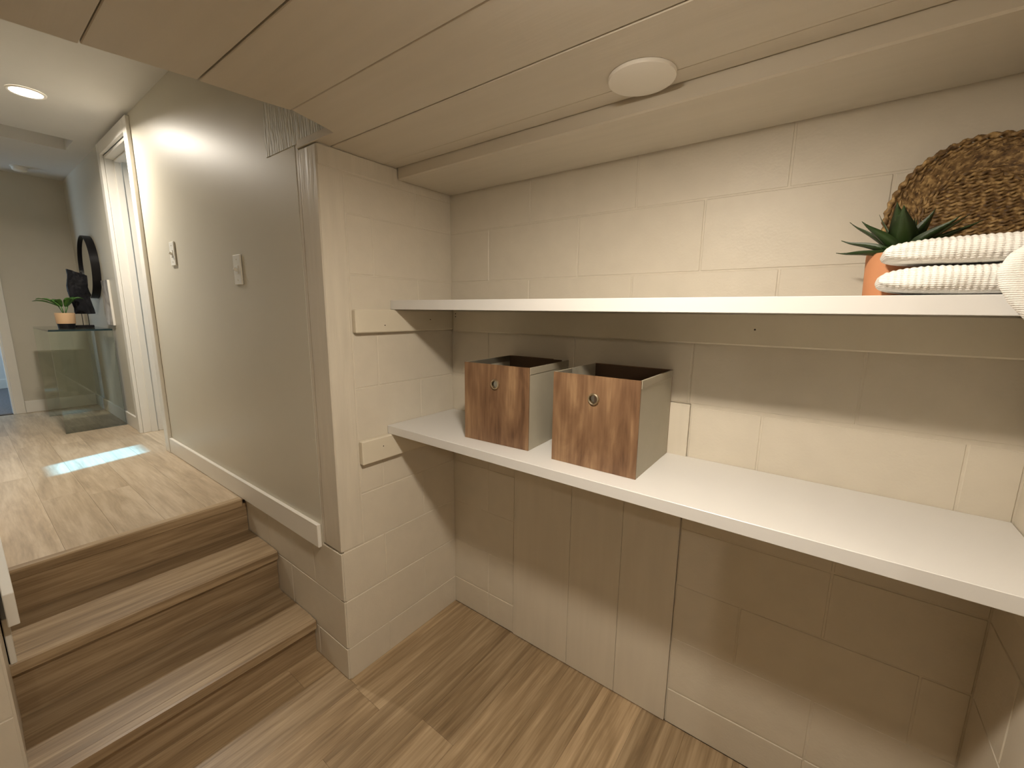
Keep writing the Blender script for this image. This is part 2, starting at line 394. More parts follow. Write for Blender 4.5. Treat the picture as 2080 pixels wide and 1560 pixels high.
# ---- ceilings
def edge_x(y):
    pts = [(-1.40, 0.062), (-1.225, 0.077), (-1.097, 0.098), (-0.937, 0.126), (-0.8, 0.142), (-0.738, 0.153), (-0.616, 0.118), (-0.5925, 0.108)]
    if y <= pts[0][0]: return -0.30
    if y >= pts[-1][0]: return -0.11
    for (ya, xa), (yb, xb) in zip(pts[:-1], pts[1:]):
        if ya <= y <= yb: return xa+(xb-xa)*(y-ya)/(yb-ya)
ce = structure('ceiling_storage', [((0.16, -2.9, HC+0.024), (4.3, 0.1, HC+0.06)), ((-0.42, -2.9, HC+0.024), (0.17, -1.41, HC+0.06)), ((-0.05, -0.56, HC+0.024), (0.17, 0.1, HC+0.06)), ((0.16, -2.9, HC+0.03), (0.26, -0.47, HZ+0.02)), ((-0.42, -1.52, HC+0.03), (0.2, -1.41, HZ+0.02))],
               'mortar', 'low storage ceiling of wide cream painted boards', 'ceiling')
lines = [-0.276, -0.336, -0.537, -0.736, -0.935, -1.125, -1.32, -1.515, -1.71, -1.905, -2.10, -2.295, -2.49, -2.685, -2.9]
for k, (ya, yb) in enumerate(zip(lines[:-1], lines[1:])):
    ya2, yb2 = ya-0.0014, yb+0.0014
    ys = [yb2] + [y for y in (-1.097, -0.8, -0.616, -0.5926, -0.5924) if yb2 < y < ya2] + [ya2]
    poly = [(edge_x(y), y) for y in ys] + [(4.28, ya2), (4.28, yb2)]
    z = HC + (0.0 if k % 2 else 0.0015)
    prism('board', poly, z, HC+0.026, 'board', ce, 0.0016)
for nx, ny in ((1.027, -0.491), (0.842, -0.452), (0.872, -0.470), (0.45, -0.64), (0.62, -0.83)):
    put('nail_hole', lathe([(0, 0.0002), (0.0022, 0.0002), (0.0018, -0.0006), (0, -0.0008)], 8), 'mortar', ce, (nx, ny, HC+0.0008))
structure('ceiling_beam', [((0.0, -0.274, 1.917), (XR-0.001, 0.0, HC+0.02))], 'board', 'shallow cream beam along the top of the block wall', 'beam', 0.004)
# hall ceiling with a recessed attic hatch
hx0, hx1, hy0, hy1 = -3.06, -2.77, -1.28, -0.70
ch = structure('ceiling_hall', [((-4.25, -0.70, HZ), (0.26, -0.40, HZ+0.1)), ((-4.25, -2.4, HZ), (hx0, -0.70, HZ+0.1)), ((hx1, -2.4, HZ), (0.26, -0.70, HZ+0.1)), ((hx0, -2.4, HZ), (hx1, hy0, HZ+0.1))],
               'ceilpaint', 'smooth pale hall ceiling with a round light', 'ceiling')
box('hatch_panel', (hx0-0.02, hy0-0.02, HZ+0.1), (hx1+0.02, hy1+0.02, HZ+0.12), 'ceilpaint', ch)

# ---- floors
fl = structure('floor_storage', [((-0.95, -2.95, -0.1), (4.3, 0.1, -0.006))], 'subfloor', 'brown wood look plank floor of the storage area', 'floor')
pw = 0.152; x = -0.26
while x < 4.2:
    y = 0.02 - random.uniform(0.0, 1.2)
    cuts = [0.0]
    while y > -2.9:
        if y < -0.05: cuts.append(y)
        y -= 1.22
    cuts.append(-2.9)
    for a, b in zip(cuts[:-1], cuts[1:]):
        if a-b < 0.02: continue
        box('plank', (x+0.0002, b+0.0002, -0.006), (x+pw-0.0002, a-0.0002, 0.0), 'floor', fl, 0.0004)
    x += pw
fu = structure('floor_hall', [((-4.25, -2.4, -0.1), (-0.86, -0.50, LZ-0.006)), ((-3.4, -0.56, -0.1), (-1.7, 1.6, LZ-0.006))], 'subfloor', 'pale wood look plank floor of the raised hall', 'floor')
y = -0.592; row = 0
while y > -2.28:
    yb = y-0.152
    cuts = [-0.848]; xx = -0.848-random.uniform(0.25, 1.2)
    while xx > -4.14:
        cuts.append(xx); xx -= 1.22
    cuts.append(-4.149)
    for a, b in zip(cuts[:-1], cuts[1:]):
        if a < -0.849 or yb > -1.40 or True:
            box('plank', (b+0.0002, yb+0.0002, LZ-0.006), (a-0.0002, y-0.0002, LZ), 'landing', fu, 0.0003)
    y = yb
y = -0.592+0.152
while y < 1.55:
    box('plank', (-3.38, y-0.1515, LZ-0.006), (-1.72, y-0.0005, LZ), 'landing', fu, 0.0008); y += 0.152

# ---- outer shell of the storage room (behind the camera)
structure('wall_front', [((-0.42, -3.0, 0), (4.3, -2.9, HC+0.05))], 'hallwall', 'plain cream wall behind the viewer', 'wall')
structure('wall_far_right', [((4.2, -2.95, 0), (4.3, 0.1, HC+0.05))], 'hallwall', 'plain cream wall at the far right of the storage room', 'wall')
# bathroom shell and its small window
structure('wall_bathroom', [((-3.5, -0.5, 0.3), (-3.4, 1.7, 2.6)), ((-1.72, -0.48, 0.3), (-1.62, 1.7, 2.6)),
                            ((-3.5, 1.6, 0.3), (-2.87, 1.7, 2.6)), ((-2.60, 1.6, 0.3), (-1.62, 1.7, 2.6)), ((-2.87, 1.6, 0.3), (-2.60, 1.7, 1.85)), ((-2.87, 1.6, 2.15), (-2.60, 1.7, 2.6)),
                            ((-3.5, -0.5, 2.55), (-1.62, 1.7, 2.65))], 'ceilpaint', 'pale walls of the room through the hall doorway', 'wall')
w1 = structure('window_1', [((-2.87, 1.61, 1.85), (-2.60, 1.63, 1.862)), ((-2.87, 1.61, 2.138), (-2.60, 1.63, 2.15)), ((-2.87, 1.61, 1.862), (-2.858, 1.63, 2.138)), ((-2.612, 1.61, 1.862), (-2.60, 1.63, 2.138))],
               'trim', 'small high window of the room through the doorway', 'window')
box('pane', (-2.858, 1.618, 1.862), (-2.612, 1.621, 2.138), 'clearglass', w1)
# bedroom beyond the end doorway
structure('wall_bedroom', [((-6.1, -2.9, 0.3), (-6.0, -0.8, 2.6)), ((-6.1, -0.9, 0.3), (EX-0.1, -0.8, 2.6)), ((-6.1, -2.9, 2.55), (EX-0.1, -0.8, 2.65)),
                           ((-6.1, -2.9, 0.3), (-5.5, -2.8, 2.6)), ((-4.5, -2.9, 0.3), (EX-0.1, -2.8, 2.6)), ((-5.5, -2.9, 0.3), (-4.5, -2.8, 1.2)), ((-5.5, -2.9, 2.2), (-4.5, -2.8, 2.6)), ((EX-0.12, -2.9, 0.3), (EX-0.1, -2.3, 2.6))],
          'ceilpaint', 'pale walls of the room past the end of the hall', 'wall')
structure('floor_bedroom', [((-6.1, -2.9, 0.3), (EX-0.05, -0.8, LZ-0.002))], 'carpet', 'grey carpet beyond the far left doorway', 'floor')
w2 = structure('window_2', [((-5.5, -2.86, 1.2), (-4.5, -2.83, 1.24)), ((-5.5, -2.86, 2.16), (-4.5, -2.83, 2.2)), ((-5.5, -2.86, 1.24), (-5.46, -2.83, 2.16)), ((-4.54, -2.86, 1.24), (-4.5, -2.83, 2.16))],
               'trim', 'window of the room past the end of the hall', 'window')
box('pane', (-5.46, -2.85, 1.24), (-4.54, -2.846, 2.16), 'clearglass', w2)
structure('baseboard_bedroom', [((-5.99, -0.914, LZ-0.002), (EX-0.12, -0.90, LZ+0.10)), ((-6.0, -2.8, LZ-0.002), (-5.986, -0.9, LZ+0.10))], 'trim', 'white baseboard beyond the far left doorway', 'baseboard', 0.002)

# ---- baseboards
structure('baseboard_hall_right', [((-1.93, -0.605, LZ+0.001), (-0.137, -0.59, 0.619))], 'trim', 'cream baseboard running past the steps under the light switches', 'baseboard', 0.0025)
structure('baseboard_hall_far', [((EX+0.012, -0.603, LZ), (-2.69, -0.59, 0.625))], 'trim', 'cream baseboard under the round mirror beside the glass table', 'baseboard', 0.0025)
structure('baseboard_hall_end', [((EX, -1.046, LZ), (EX+0.013, -0.603, 0.625))], 'trim', 'cream baseboard on the far end wall of the hall', 'baseboard', 0.0025)
structure('baseboard_stair_left', [((-1.5, -1.3665, 0.512), (-0.465, -1.343, 0.615))], 'trim', 'white baseboard end at the far left edge above the steps', 'baseboard', 0.002)
structure('trim_1', [((-1.2, -1.3775, 0.358), (-0.528, -1.3635, 0.512))], 'trim', 'white skirt board end at the left edge resting on a step', 'trim', 0.002)

# ---- hall doorway (right) : casing, jambs, stop, hinges, leaf
d1 = thing('door_1', (-2.3075, -0.59, LZ), 'white cased doorway in the hall wall with daylight behind it', 'door', kind='structure')
def dl(name, lo, hi, mat='trim', parent=None, bev=0.002):
    o = Vector((-2.3075, -0.59, LZ)); return box(name, Vector(lo)-o, Vector(hi)-o, mat, parent or d1, bev)
dl('casing', (-2.003, -0.610, LZ), (-1.930, -0.5905, 2.498)); dl('casing', (-2.685, -0.610, LZ), (-2.618, -0.5905, 2.498)); dl('head_casing', (-2.618, -0.610, DTOP+0.001), (-2.003, -0.5905, 2.498))
dl('jamb', (-2.635, -0.5895, LZ), (DX0, -0.466, DTOP)); dl('jamb', (DX1, -0.5895, LZ), (-1.985, -0.466, DTOP)); dl('head_jamb', (DX0, -0.5895, DTOP-0.018), (DX1, -0.466, DTOP))
dl('door_stop', (DX0, -0.545, LZ), (DX0+0.011, -0.508, DTOP-0.018)); dl('door_stop', (DX1-0.011, -0.545, LZ), (DX1, -0.508, DTOP-0.018)); dl('door_stop', (DX0+0.011, -0.545, DTOP-0.029), (DX1-0.011, -0.508, DTOP-0.018))
for zz in (2.03, 0.765):
    dl('hinge', (DX1-0.003, -0.588, zz), (DX1, -0.5555, zz+0.075), 'bronze', None, 0.0008)
leaf = dl('door_leaf', (DX1+0.004, -0.46, LZ+0.01), (DX1+0.039, 0.13, DTOP-0.022))
o = Vector((-2.3075, -0.59, LZ)); lp = (Vector((DX1+0.004, -0.46, LZ+0.01))+Vector((DX1+0.039, 0.13, DTOP-0.022)))/2
put('knob', lathe([(0, 0), (0.012, 0), (0.010, 0.02), (0.024, 0.03), (0.028, 0.045), (0.02, 0.058), (0, 0.06)], 20), 'bronze', leaf, (-0.0175, 0.25, 0.0), (0, math.radians(-90), 0))
# end doorway casing (left)
d2 = thing('door_2', (EX, -1.5, LZ), 'white cased opening at the left end of the hall', 'door', kind='structure')
def d2l(name, lo, hi, bev=0.002):
    o = Vector((EX, -1.5, LZ)); return box(name, Vector(lo)-o, Vector(hi)-o, 'trim', d2, bev)
d2l('casing', (EX+0.0005, -1.105, LZ), (EX+0.018, -1.047, 2.48)); d2l('casing', (EX+0.0005, -1.955, LZ), (EX+0.018, -1.895, 2.48)); d2l('head_casing', (EX+0.0005, -1.895, DTOP+0.001), (EX+0.018, -1.105, 2.48))
d2l('jamb', (EX-0.102, -1.118, LZ-0.001), (EX, -1.10, DTOP)); d2l('jamb', (EX-0.102, -1.90, LZ-0.001), (EX, -1.882, DTOP)); d2l('head_jamb', (EX-0.102, -1.882, DTOP-0.018), (EX, -1.118, DTOP))
d2l('threshold', (EX-0.07, -1.88, LZ-0.003), (EX-0.012, -1.12, LZ+0.004)).data = boxm((0.058, 0.76, 0.007), 0.002, 'bronze')

# ---- staircase
st = thing('staircase', (-0.5, -0.98, 0), 'three wood look steps climbing to the raised hall', 'stairs')
SO = Vector((-0.5, -0.98, 0))
YL, YR = -1.392, -0.592
def sp(name, lo, hi, bev=0.0, par=None):
    return box(name, Vector(lo)-SO, Vector(hi)-SO, 'stair', par or st, bev)
T1, T2 = 0.157, 0.356
sp('riser', (-0.262, YL, 0.0005), (-0.245, YR, T1-0.024)); sp('tread', (-0.552, YL, T1-0.024), (-0.262, YR, T1))
sp('nosing', (-0.2618, YL, T1-0.040), (-0.222, YR, T1+0.0035), 0.005)
sp('riser', (-0.569, YL, T1), (-0.552, YR, T2-0.024)); sp('tread', (-0.852, YL, T2-0.024), (-0.569, YR, T2))
sp('nosing', (-0.5688, YL, T2-0.040), (-0.528, YR, T2+0.0035), 0.005)
sp('riser', (-0.859, YL, T2), (-0.842, YR, LZ-0.024))
sp('nosing', (-0.88, YL, LZ-0.040), (-0.838, YR-0.014, LZ+0.0035), 0.005)

# ================================================================== SHELVES
def shelf(name, lo, hi, label):
    return box(name, lo, hi, 'laminate', None, 0.0012, label=label, cat='shelf', group='white storage shelves')
shelf('wall_shelf', (0.002, -0.330, 1.4395), (XR-0.002, -0.001, 1.474), 'upper white shelf carrying the plant and towels')
shelf('wall_shelf', (0.002, -0.366, 0.957), (XR-0.002, -0.001, 0.990), 'lower white shelf carrying the two wood print boxes')
def cleat(lo, hi, label, dots=()):
    c = box('shelf_cleat', lo, hi, 'wood_paint', None, 0.004, label=label, cat='cleat', group='cleats under the shelves')
    ctr = (Vector(lo)+Vector(hi))/2
    for d, rot in dots:
        put('screw_hole', lathe([(0, 0), (0.0026, 0), (0.0020, 0.0012), (0, 0.0012)], 10), 'dark', c, Vector(d)-ctr, rot)
RX = (0, math.radians(90), 0); RYM = (math.radians(90), 0, 0)
cleat((0.0008, -0.496, 1.355), (0.025, -0.001, 1.439), 'painted cleat on the end wall under the upper shelf', [((0.0245, -0.375, 1.381), RX), ((0.0245, -0.15, 1.40), RX)])
cleat((0.0008, -0.496, 0.864), (0.025, -0.001, 0.9565), 'painted cleat on the end wall under the lower shelf', [((0.0245, -0.405, 0.919), RX)])
cleat((0.026, -0.022, 1.349), (XR-0.027, -0.0012, 1.439), 'long painted rail along the back wall under the upper shelf', [((0.045, -0.0217, 1.424), RYM), ((0.045, -0.0217, 1.412), RYM), ((1.19, -0.0217, 1.395), RYM)])
cleat((XR-0.025, -0.366, 1.355), (XR-0.0012, -0.001, 1.439), 'painted cleat on the right wall under the upper shelf')
cleat((XR-0.025, -0.366, 0.864), (XR-0.0012, -0.001, 0.9565), 'painted cleat on the right wall under the lower shelf')

# ================================================================== BOXES
def storage_box(loc, rz, label, w=0.265, d=0.283, h=0.272, hz=0.206):
    t = thing('storage_box', loc, label, 'box', 'wood print storage boxes', (0, 0, rz))
    th = 0.004; ro = 0.0125
    # front panel with a round hole
    bm = bmesh.new(); seg = 32; ang = [2*math.pi*i/seg for i in range(seg)]
    hx = w/2
    corners = [math.atan2(zz-hz, xx) % (2*math.pi) for xx, zz in ((-hx, 0), (hx, 0), (hx, h), (-hx, h))]
    ang = sorted(set([round(a, 6) for a in ang]+[round(c, 6) for c in corners]))
    fi, fo, bi, bo = [], [], [], []
    for a in ang:
        c, s = math.cos(a), math.sin(a); k = 1e9
        if c > 1e-9: k = min(k, hx/c)
        if c < -1e-9: k = min(k, -hx/c)
        if s > 1e-9: k = min(k, (h-hz)/s)
        if s < -1e-9: k = min(k, -hz/s)
        for lst, r, yy in ((fi, ro, 0), (fo, k, 0), (bi, ro, th), (bo, k, th)):
            lst.append(bm.verts.new((c*r, yy, hz+s*r)))
    n = len(ang)
    for i in range(n):
        j = (i+1) % n
        bm.faces.new((fi[i], fi[j], fo[j], fo[i])); bm.faces.new((bi[i], bi[j], bo[j], bo[i]))
        bm.faces.new((fi[i], fi[j], bi[j], bi[i])); bm.faces.new((fo[i], fo[j], bo[j], bo[i]))
    put('front_panel', mesh_of(bm, 'box_front'), 'woodprint', t, (0, 0, 0.0))
    box('back_panel', (-hx, d-th, 0), (hx, d, h), 'woodprint', t)
    for s in (-1, 1):
        sd = box('side_panel', (s*hx-(th if s > 0 else 0), th, 0), (s*hx+(0 if s > 0 else th), d-th, h-0.001), 'boxside', t)
        sd['label'] = 'grey beige fabric side'
        c = Vector((s*(hx-th/2), d/2, (h-0.001)/2))
        box('hem', Vector((s*hx-(th if s > 0 else -0.0)-(0.0016 if s < 0 else 0), th+0.001, h-0.022))-c, Vector((s*hx+(0.0016 if s > 0 else 0)+(th if s < 0 else 0), d-th-0.001, h-0.0005))-c, 'boxtrim', sd)
    box('bottom', (-hx+th, th, 0.0005), (hx-th, d-th, 0.006), 'boxin_shade', t)
    box('lining', (-hx+th, d-th-0.002, 0.006), (hx-th, d-th, h-0.002), 'boxin_shade', t)
    g = lathe([(0.0112, -0.002), (0.0118, -0.0042), (0.0140, -0.0052), (0.0166, -0.0040), (0.0172, -0.0002), (0.0172, 0.001), (0.0112, 0.006), (0.0112, -0.002)], 36)
    gr = put('grommet', g, 'metal', t, (0, 0, hz), (math.radians(-90), 0, 0)); gr['label'] = 'round metal eyelet in the front'
    return t
storage_box((0.4815, -0.283, 0.9905), math.radians(3.2), 'wood print storage box farther from viewer, nearer the corner')
storage_box((0.845, -0.290, 0.9905), math.radians(0.4), 'wood print storage box nearer viewer, with the dark eyelet')

# ================================================================== CEILING FIXTURES
def disc_light(loc, label, lens, cat='ceiling light', r=0.072, grp=None, closed=False):
    t = thing('ceiling_light', loc, label, cat, grp)
    if closed:
        put('cover', lathe([(0, -0.010), (r-0.006, -0.010), (r-0.001, -0.008), (r, -0.005), (r, -0.0005), (0, -0.0005)], 64), 'lampwhite', t)
    else:
        put('trim_ring', lathe([(r-0.012, -0.0005), (r-0.012, -0.005), (r-0.004, -0.007), (r, -0.004), (r, -0.0005)], 64), 'lampwhite', t)
        put('lens', lathe([(0, -0.004), (r-0.012, -0.004), (r-0.012, -0.0005), (0, -0.0005)], 64), lens, t)
    return t
disc_light((0.959, -0.358, HC), 'unlit round white ceiling disc above the upper shelf', None, r=0.073, closed=True)
gl = thing('ceiling_light', (ALC_LAMP[0], ALC_LAMP[1], HC), 'lit round ceiling light in front of the shelves', 'ceiling light')
put('base', lathe([(0, -0.012), (0.066, -0.012), (0.070, -0.008), (0.070, -0.0005), (0, -0.0005)], 48), 'lampwhite', gl)
put('globe', lathe([(0, -0.044)]+[(0.058*math.sin(a*math.pi/16), -0.0125-0.0315*math.cos(a*math.pi/16)) for a in range(1, 9)]+[(0, -0.0125)], 32), 'globe_warm', gl)
disc_light((ROOM_LAMP[0], ROOM_LAMP[1], HC), 'lit round ceiling light at the far right of the storage room', 'lens_warm')
disc_light((HALL_LAMP[0], HALL_LAMP[1], HZ), 'lit round ceiling light glowing in the raised hall', 'lens_on')
sd = thing('smoke_detector', (-3.88, -0.858, HZ), 'small round white smoke detector at the far end of the hall ceiling', 'smoke detector')
put('base', lathe([(0, -0.008), (0.05, -0.008), (0.05, -0.0005), (0, -0.0005)], 32), 'lampwhite', sd)
put('cover', lathe([(0, -0.035), (0.030, -0.034), (0.040, -0.028), (0.044, -0.0085), (0, -0.0085)], 32), 'lampwhite', sd)

# ================================================================== SWITCHES
def switch(x, z, label):
    t = thing('light_switch', (x, -0.5905, z), label, 'light switch', 'hall light switches')
    put('plate', boxm((0.072, 0.007, 0.122), 0.002, 'switch'), None, t, (0, -0.0036, 0))
    put('rocker_frame', boxm((0.026, 0.002, 0.034), 0.0006, 'switch'), None, t, (0, -0.008, 0))
    tg = put('toggle', boxm((0.009, 0.016, 0.012), 0.0015, 'switch'), None, t, (0, -0.013, 0.001), (math.radians(-28), 0, 0))
    for s in (-1, 1):
        put('screw', lathe([(0, 0), (0.003, 0), (0.0026, 0.001), (0, 0.0012)], 10), 'metal', t, (0, -0.0071, s*0.042), RYM)
switch(-1.458, 1.717, 'light switch farther away, nearer the hall doorway')
switch(-0.658, 1.597, 'light switch nearer viewer, nearer the block pier')

# ================================================================== UPPER SHELF ITEMS
SZ = 1.4742
def blade(length, width, curve, th=0.004, tip=0.0, seg=12, fold=0.18, prof=None, wav=0.0):
    """leaf along +x from origin, rising per curve(t)->(x,z); closed 4-point cross section"""
    bm = bmesh.new(); rows = []
    for i in range(seg+1):
        t = i/seg; x, z = curve(t)
        w = width*(prof(t) if prof else (0.62+1.0*t-1.62*t*t) if t < 0.55 else max(0.02, (1-t)**0.8*1.22))
        w = max(w, 0.0006)/2; f = fold*w; hh = th*(1-0.8*t)
        dz = wav*math.sin(t*9)
        rows.append([bm.verts.new((x, -w, z+f+dz)), bm.verts.new((x, 0, z-hh/2)), bm.verts.new((x, w, z+f-dz)), bm.verts.new((x, 0, z+hh/2))])
    for a, b in zip(rows[:-1], rows[1:]):
        for k in range(4): bm.faces.new((a[k], a[(k+1) % 4], b[(k+1) % 4], b[k]))
    bm.faces.new(rows[0]); bm.faces.new(rows[-1])
    return mesh_of(bm, 'leaf', True)
PX, PY = 1.458, -0.150
pl = thing('potted_agave', (PX, PY, SZ), 'dark green spiky agave in a terracotta pot', 'potted plant')
put('pot', lathe([(0, 0.0), (0.054, 0.0), (0.0555, 0.004), (0.0585, 0.087), (0.058, 0.090), (0.053, 0.090), (0.051, 0.078), (0, 0.078)], 48), 'terracotta', pl)
put('soil', lathe([(0, 0.0835), (0.03, 0.0825), (0.0505, 0.0785)], 24), 'soil', pl)
def agave_prof(t): return 0.72+0.9*t if t < 0.3 else max(0.02, 0.99*(1-((t-0.3)/0.7)**1.25))
r_ = random.Random(4)
spec = []
for k in range(9): spec.append((k*40+8, 0.112, 16, 0.040))
for k in range(9): spec.append((k*40+28, 0.122, 33, 0.045))
for k in range(7): spec.append((k*51.4+10, 0.128, 50, 0.046))
for k in range(5): spec.append((k*72+30, 0.118, 66, 0.042))
for k in range(3): spec.append((k*120+50, 0.09, 82, 0.026))
for a, L, el, w in spec:
    if 212 < a % 360 < 348 and el < 45: L *= 0.5
    if 20 < a % 360 < 160 and el < 75: L *= 0.52      # short where the tray stands behind
    e = math.radians(el+r_.uniform(-6, 6)); L *= r_.uniform(0.9, 1.08); dr = r_.uniform(0.10, 0.22)
    cv = lambda t, e=e, L=L, dr=dr: (L*math.cos(e)*t, L*math.sin(e)*t - dr*L*t*t*(1 if t < .8 else 1-(t-.8)*1.2))
    me = blade(L, w, cv, 0.007, prof=agave_prof, fold=0.45)
    put('leaf', me, 'leaf', pl, (0.006*math.cos(math.radians(a)), 0.006*math.sin(math.radians(a)), 0.080), (0, 0, math.radians(a+r_.uniform(-8, 8))))

# woven round tray leaning against the back wall
TR = 0.150; TS = 1.075
bk = thing('woven_tray', (1.5735, -0.074, SZ+0.0005), 'round brown woven seagrass tray leaning behind the towels', 'basket', rot=(math.radians(-5), 0, 0))
zc = TR*TS+0.006
def rope(pts, rad, tw, closed, seed):
    """two-ply twisted rope along pts (tray plane xz, depth y)"""
    bm = bmesh.new(); rows = []; n = len(pts); rj = random.Random(seed); ph = rj.uniform(0, 6); d = 0.0
    for i in range(n):
        p = Vector(pts[i]); nx_ = Vector(pts[(i+1) % n] if closed or i < n-1 else pts[i]); pv = Vector(pts[i-1] if closed or i > 0 else pts[i])
        t = (nx_-pv).normalized(); a = Vector((0, 1, 0)); b = t.cross(a).normalized()
        if i: d += (p-Vector(pts[i-1])).length
        j = rj.uniform(-0.0005, 0.0005); row = []
        for q in range(8):
            b_ = 2*math.pi*q/8; lob = 1+0.42*math.cos(2*b_-2*math.pi*d/tw+ph)
            row.append(bm.verts.new(p+b*(rad*lob*math.cos(b_)+j)+a*(rad*lob*math.sin(b_)+j)))
        rows.append(row)
    for i in range(n if closed else n-1):
        p, q = rows[i], rows[(i+1) % n]
        for c in range(8): bm.faces.new((p[c], p[(c+1) % 8], q[(c+1) % 8], q[c]))
    if not closed: bm.faces.new(rows[0]); bm.faces.new(rows[-1])
    return mesh_of(bm, 'coil', True)
step = 0.0066; k = 0; rr = TR-0.004
while rr > 0.083:
    u = (TR-rr)/(TR-0.083); dep = 0.030*math.sin(min(1, u)*math.pi/2)
    n = int(rr*2*math.pi/0.0026)
    pts = [(rr*math.cos(2*math.pi*i/n), dep+0.0006*math.sin(i*0.9+k), zc+TS*rr*math.sin(2*math.pi*i/n)) for i in range(n)]
    put('rim_coil' if k == 0 else 'coil', rope(pts, 0.0050 if k == 0 else 0.0042, 0.020, True, k), 'seagrass', bk)
    rr -= step; k += 1
zz = -0.080
while zz < 0.081:
    hw = math.sqrt(max(0.0001, 0.084**2-zz**2)); n = max(4, int(2*hw/0.0026))
    pts = [(-hw+2*hw*i/n, 0.031+0.0006*math.sin(i*1.3+zz*900), zc+TS*zz) for i in range(n+1)]
    put('base_strand', rope(pts, 0.0043, 0.018, False, int(zz*1e4)), 'seagrass', bk); zz += step
put('backing', lathe([(0, 0.036), (0.084, 0.036), (TR-0.012, 0.010), (TR-0.012, 0.006), (0.084, 0.031), (0, 0.031)], 48), 'seagrass', bk, (0, 0, zc), (math.radians(-90), 0, 0)).scale = (1, TS, 1)

def pillow(a, b, c, nx=150, na=40, ribs=0.0088, amp=0.0011, ex=0.30, top=1.0, bot=1.0, seed=1):
    """folded towel: stadium section in y-z swept along x with rounded ends and crosswise ribs"""
    bm = bmesh.new(); rows = []
    for i in range(nx+1):
        u = -1+2*i/nx; x = a*u
        sx = max(1e-3, (1-abs(u)**3.2))**ex
        row = []
        for k in range(na):
            t = 2*math.pi*k/na
            cy = math.copysign(abs(math.cos(t))**0.45, math.cos(t)); cz = math.copysign(abs(math.sin(t))**0.75, math.sin(t))
            rb = amp*math.sin(2*math.pi*x/ribs+0.5*math.sin(x*40+seed)) * min(1, sx*1.5)
            nz = noise.noise(Vector((x*14+seed*9, cy*2, cz*2)))*0.0028
            zz = c*sx*cz*(top if cz > 0 else bot)
            yy = b*(0.80+0.20*sx)*cy
            row.append(bm.verts.new((x, yy+(rb+nz)*cy, zz+(rb+nz)*(cz if cz > -0.75 else 0.0))))
        rows.append(row)
    for p, q in zip(rows[:-1], rows[1:]):
        for k in range(na): bm.faces.new((p[k], p[(k+1) % na], q[(k+1) % na], q[k]))
    bm.faces.new(rows[0]); bm.faces.new(rows[-1])
    return mesh_of(bm, 'towel', True)
put('folded_towel', pillow(0.149, 0.060, 0.0255, seed=1, amp=0.0009), 'towel', None, (1.566, -0.272, SZ+0.0262), (0, 0, 0), 'lower folded white waffle towel lying directly on the shelf', 'towel', 'folded white towels')
put('folded_towel', pillow(0.147, 0.059, 0.0245, seed=3, top=1.0, bot=0.88, amp=0.0009), 'towel', None, (1.566, -0.271, SZ+0.0262+0.0255+0.0232), (0, 0, 0), 'upper folded white waffle towel on top of the other', 'towel', 'folded white towels')
# draped towel over the front of the stack
def drape():
    path = [(-0.215, 1.5785), (-0.25, 1.5795), (-0.29, 1.5790), (-0.318, 1.571), (-0.338, 1.554), (-0.3435, 1.535), (-0.3435, 1.51), (-0.343, 1.485), (-0.341, 1.46), (-0.340, 1.44), (-0.3395, 1.425), (-0.339, 1.412)]
    left = [1.655, 1.645, 1.632, 1.612, 1.588, 1.566, 1.556, 1.562, 1.576, 1.592, 1.604, 1.613]
    # resample
    def interp(arr, t):
        f = t*(len(arr)-1); i = min(int(f), len(arr)-2); k = f-i
        return tuple(a+(b-a)*k for a, b in zip(arr[i], arr[i+1])) if isinstance(arr[0], tuple) else arr[i]+(arr[i+1]-arr[i])*k
    bm = bmesh.new(); nu, nv = 60, 40; outer = []; inner = []
    for i in range(nu+1):
        t = i/nu; y, z = interp(path, t); xl = interp(left, t); t2 = min(1, t+0.01); y2, z2 = interp(path, t2); y1, z1 = interp(path, max(0, t-0.01))
        n = Vector((0, -(z1-z2), -(y2-y1))); 
        n = Vector((0, z2-z1, -(y2-y1))); n.normalize()
        if n.y > 0 and abs(n.z) < 0.9: n = -n
        if n.z < -0.5: n = -n
        ro, ri = [], []
        for j in range(nv+1):
            s = j/nv; x = xl+(1.708-xl)*s
            edge = math.sqrt(max(0, 1-(1-min(1, s/0.12))**2))
            edge2 = math.sqrt(max(0, 1-(1-min(1, (1-s)/0.12))**2))
            th = 0.0012+0.0125*min(edge, edge2)
            rb = 0.0014*math.sin(2*math.pi*x/0.0088)*min(edge, edge2)
            base = Vector((x, y, z))
            ro.append(bm.verts.new(base+n*(th+rb))); ri.append(bm.verts.new(base))
        outer.append(ro); inner.append(ri)
    for i in range(nu):
        for j in range(nv):
            bm.faces.new((outer[i][j], outer[i][j+1], outer[i+1][j+1], outer[i+1][j])); bm.faces.new((inner[i][j], inner[i+1][j], inner[i+1][j+1], inner[i][j+1]))
        bm.faces.new((outer[i][0], outer[i+1][0], inner[i+1][0], inner[i][0])); bm.faces.new((outer[i][nv], inner[i][nv], inner[i+1][nv], outer[i+1][nv]))
    for j in range(nv):
        bm.faces.new((outer[0][j], inner[0][j], inner[0][j+1], outer[0][j+1])); bm.faces.new((outer[nu][j], outer[nu][j+1], inner[nu][j+1], inner[nu][j]))
    return mesh_of(bm, 'draped', True)
put('draped_towel', drape(), 'towel', None, (0, 0, 0), (0, 0, 0), 'white towel draped over the stack and hanging past the shelf edge', 'towel')

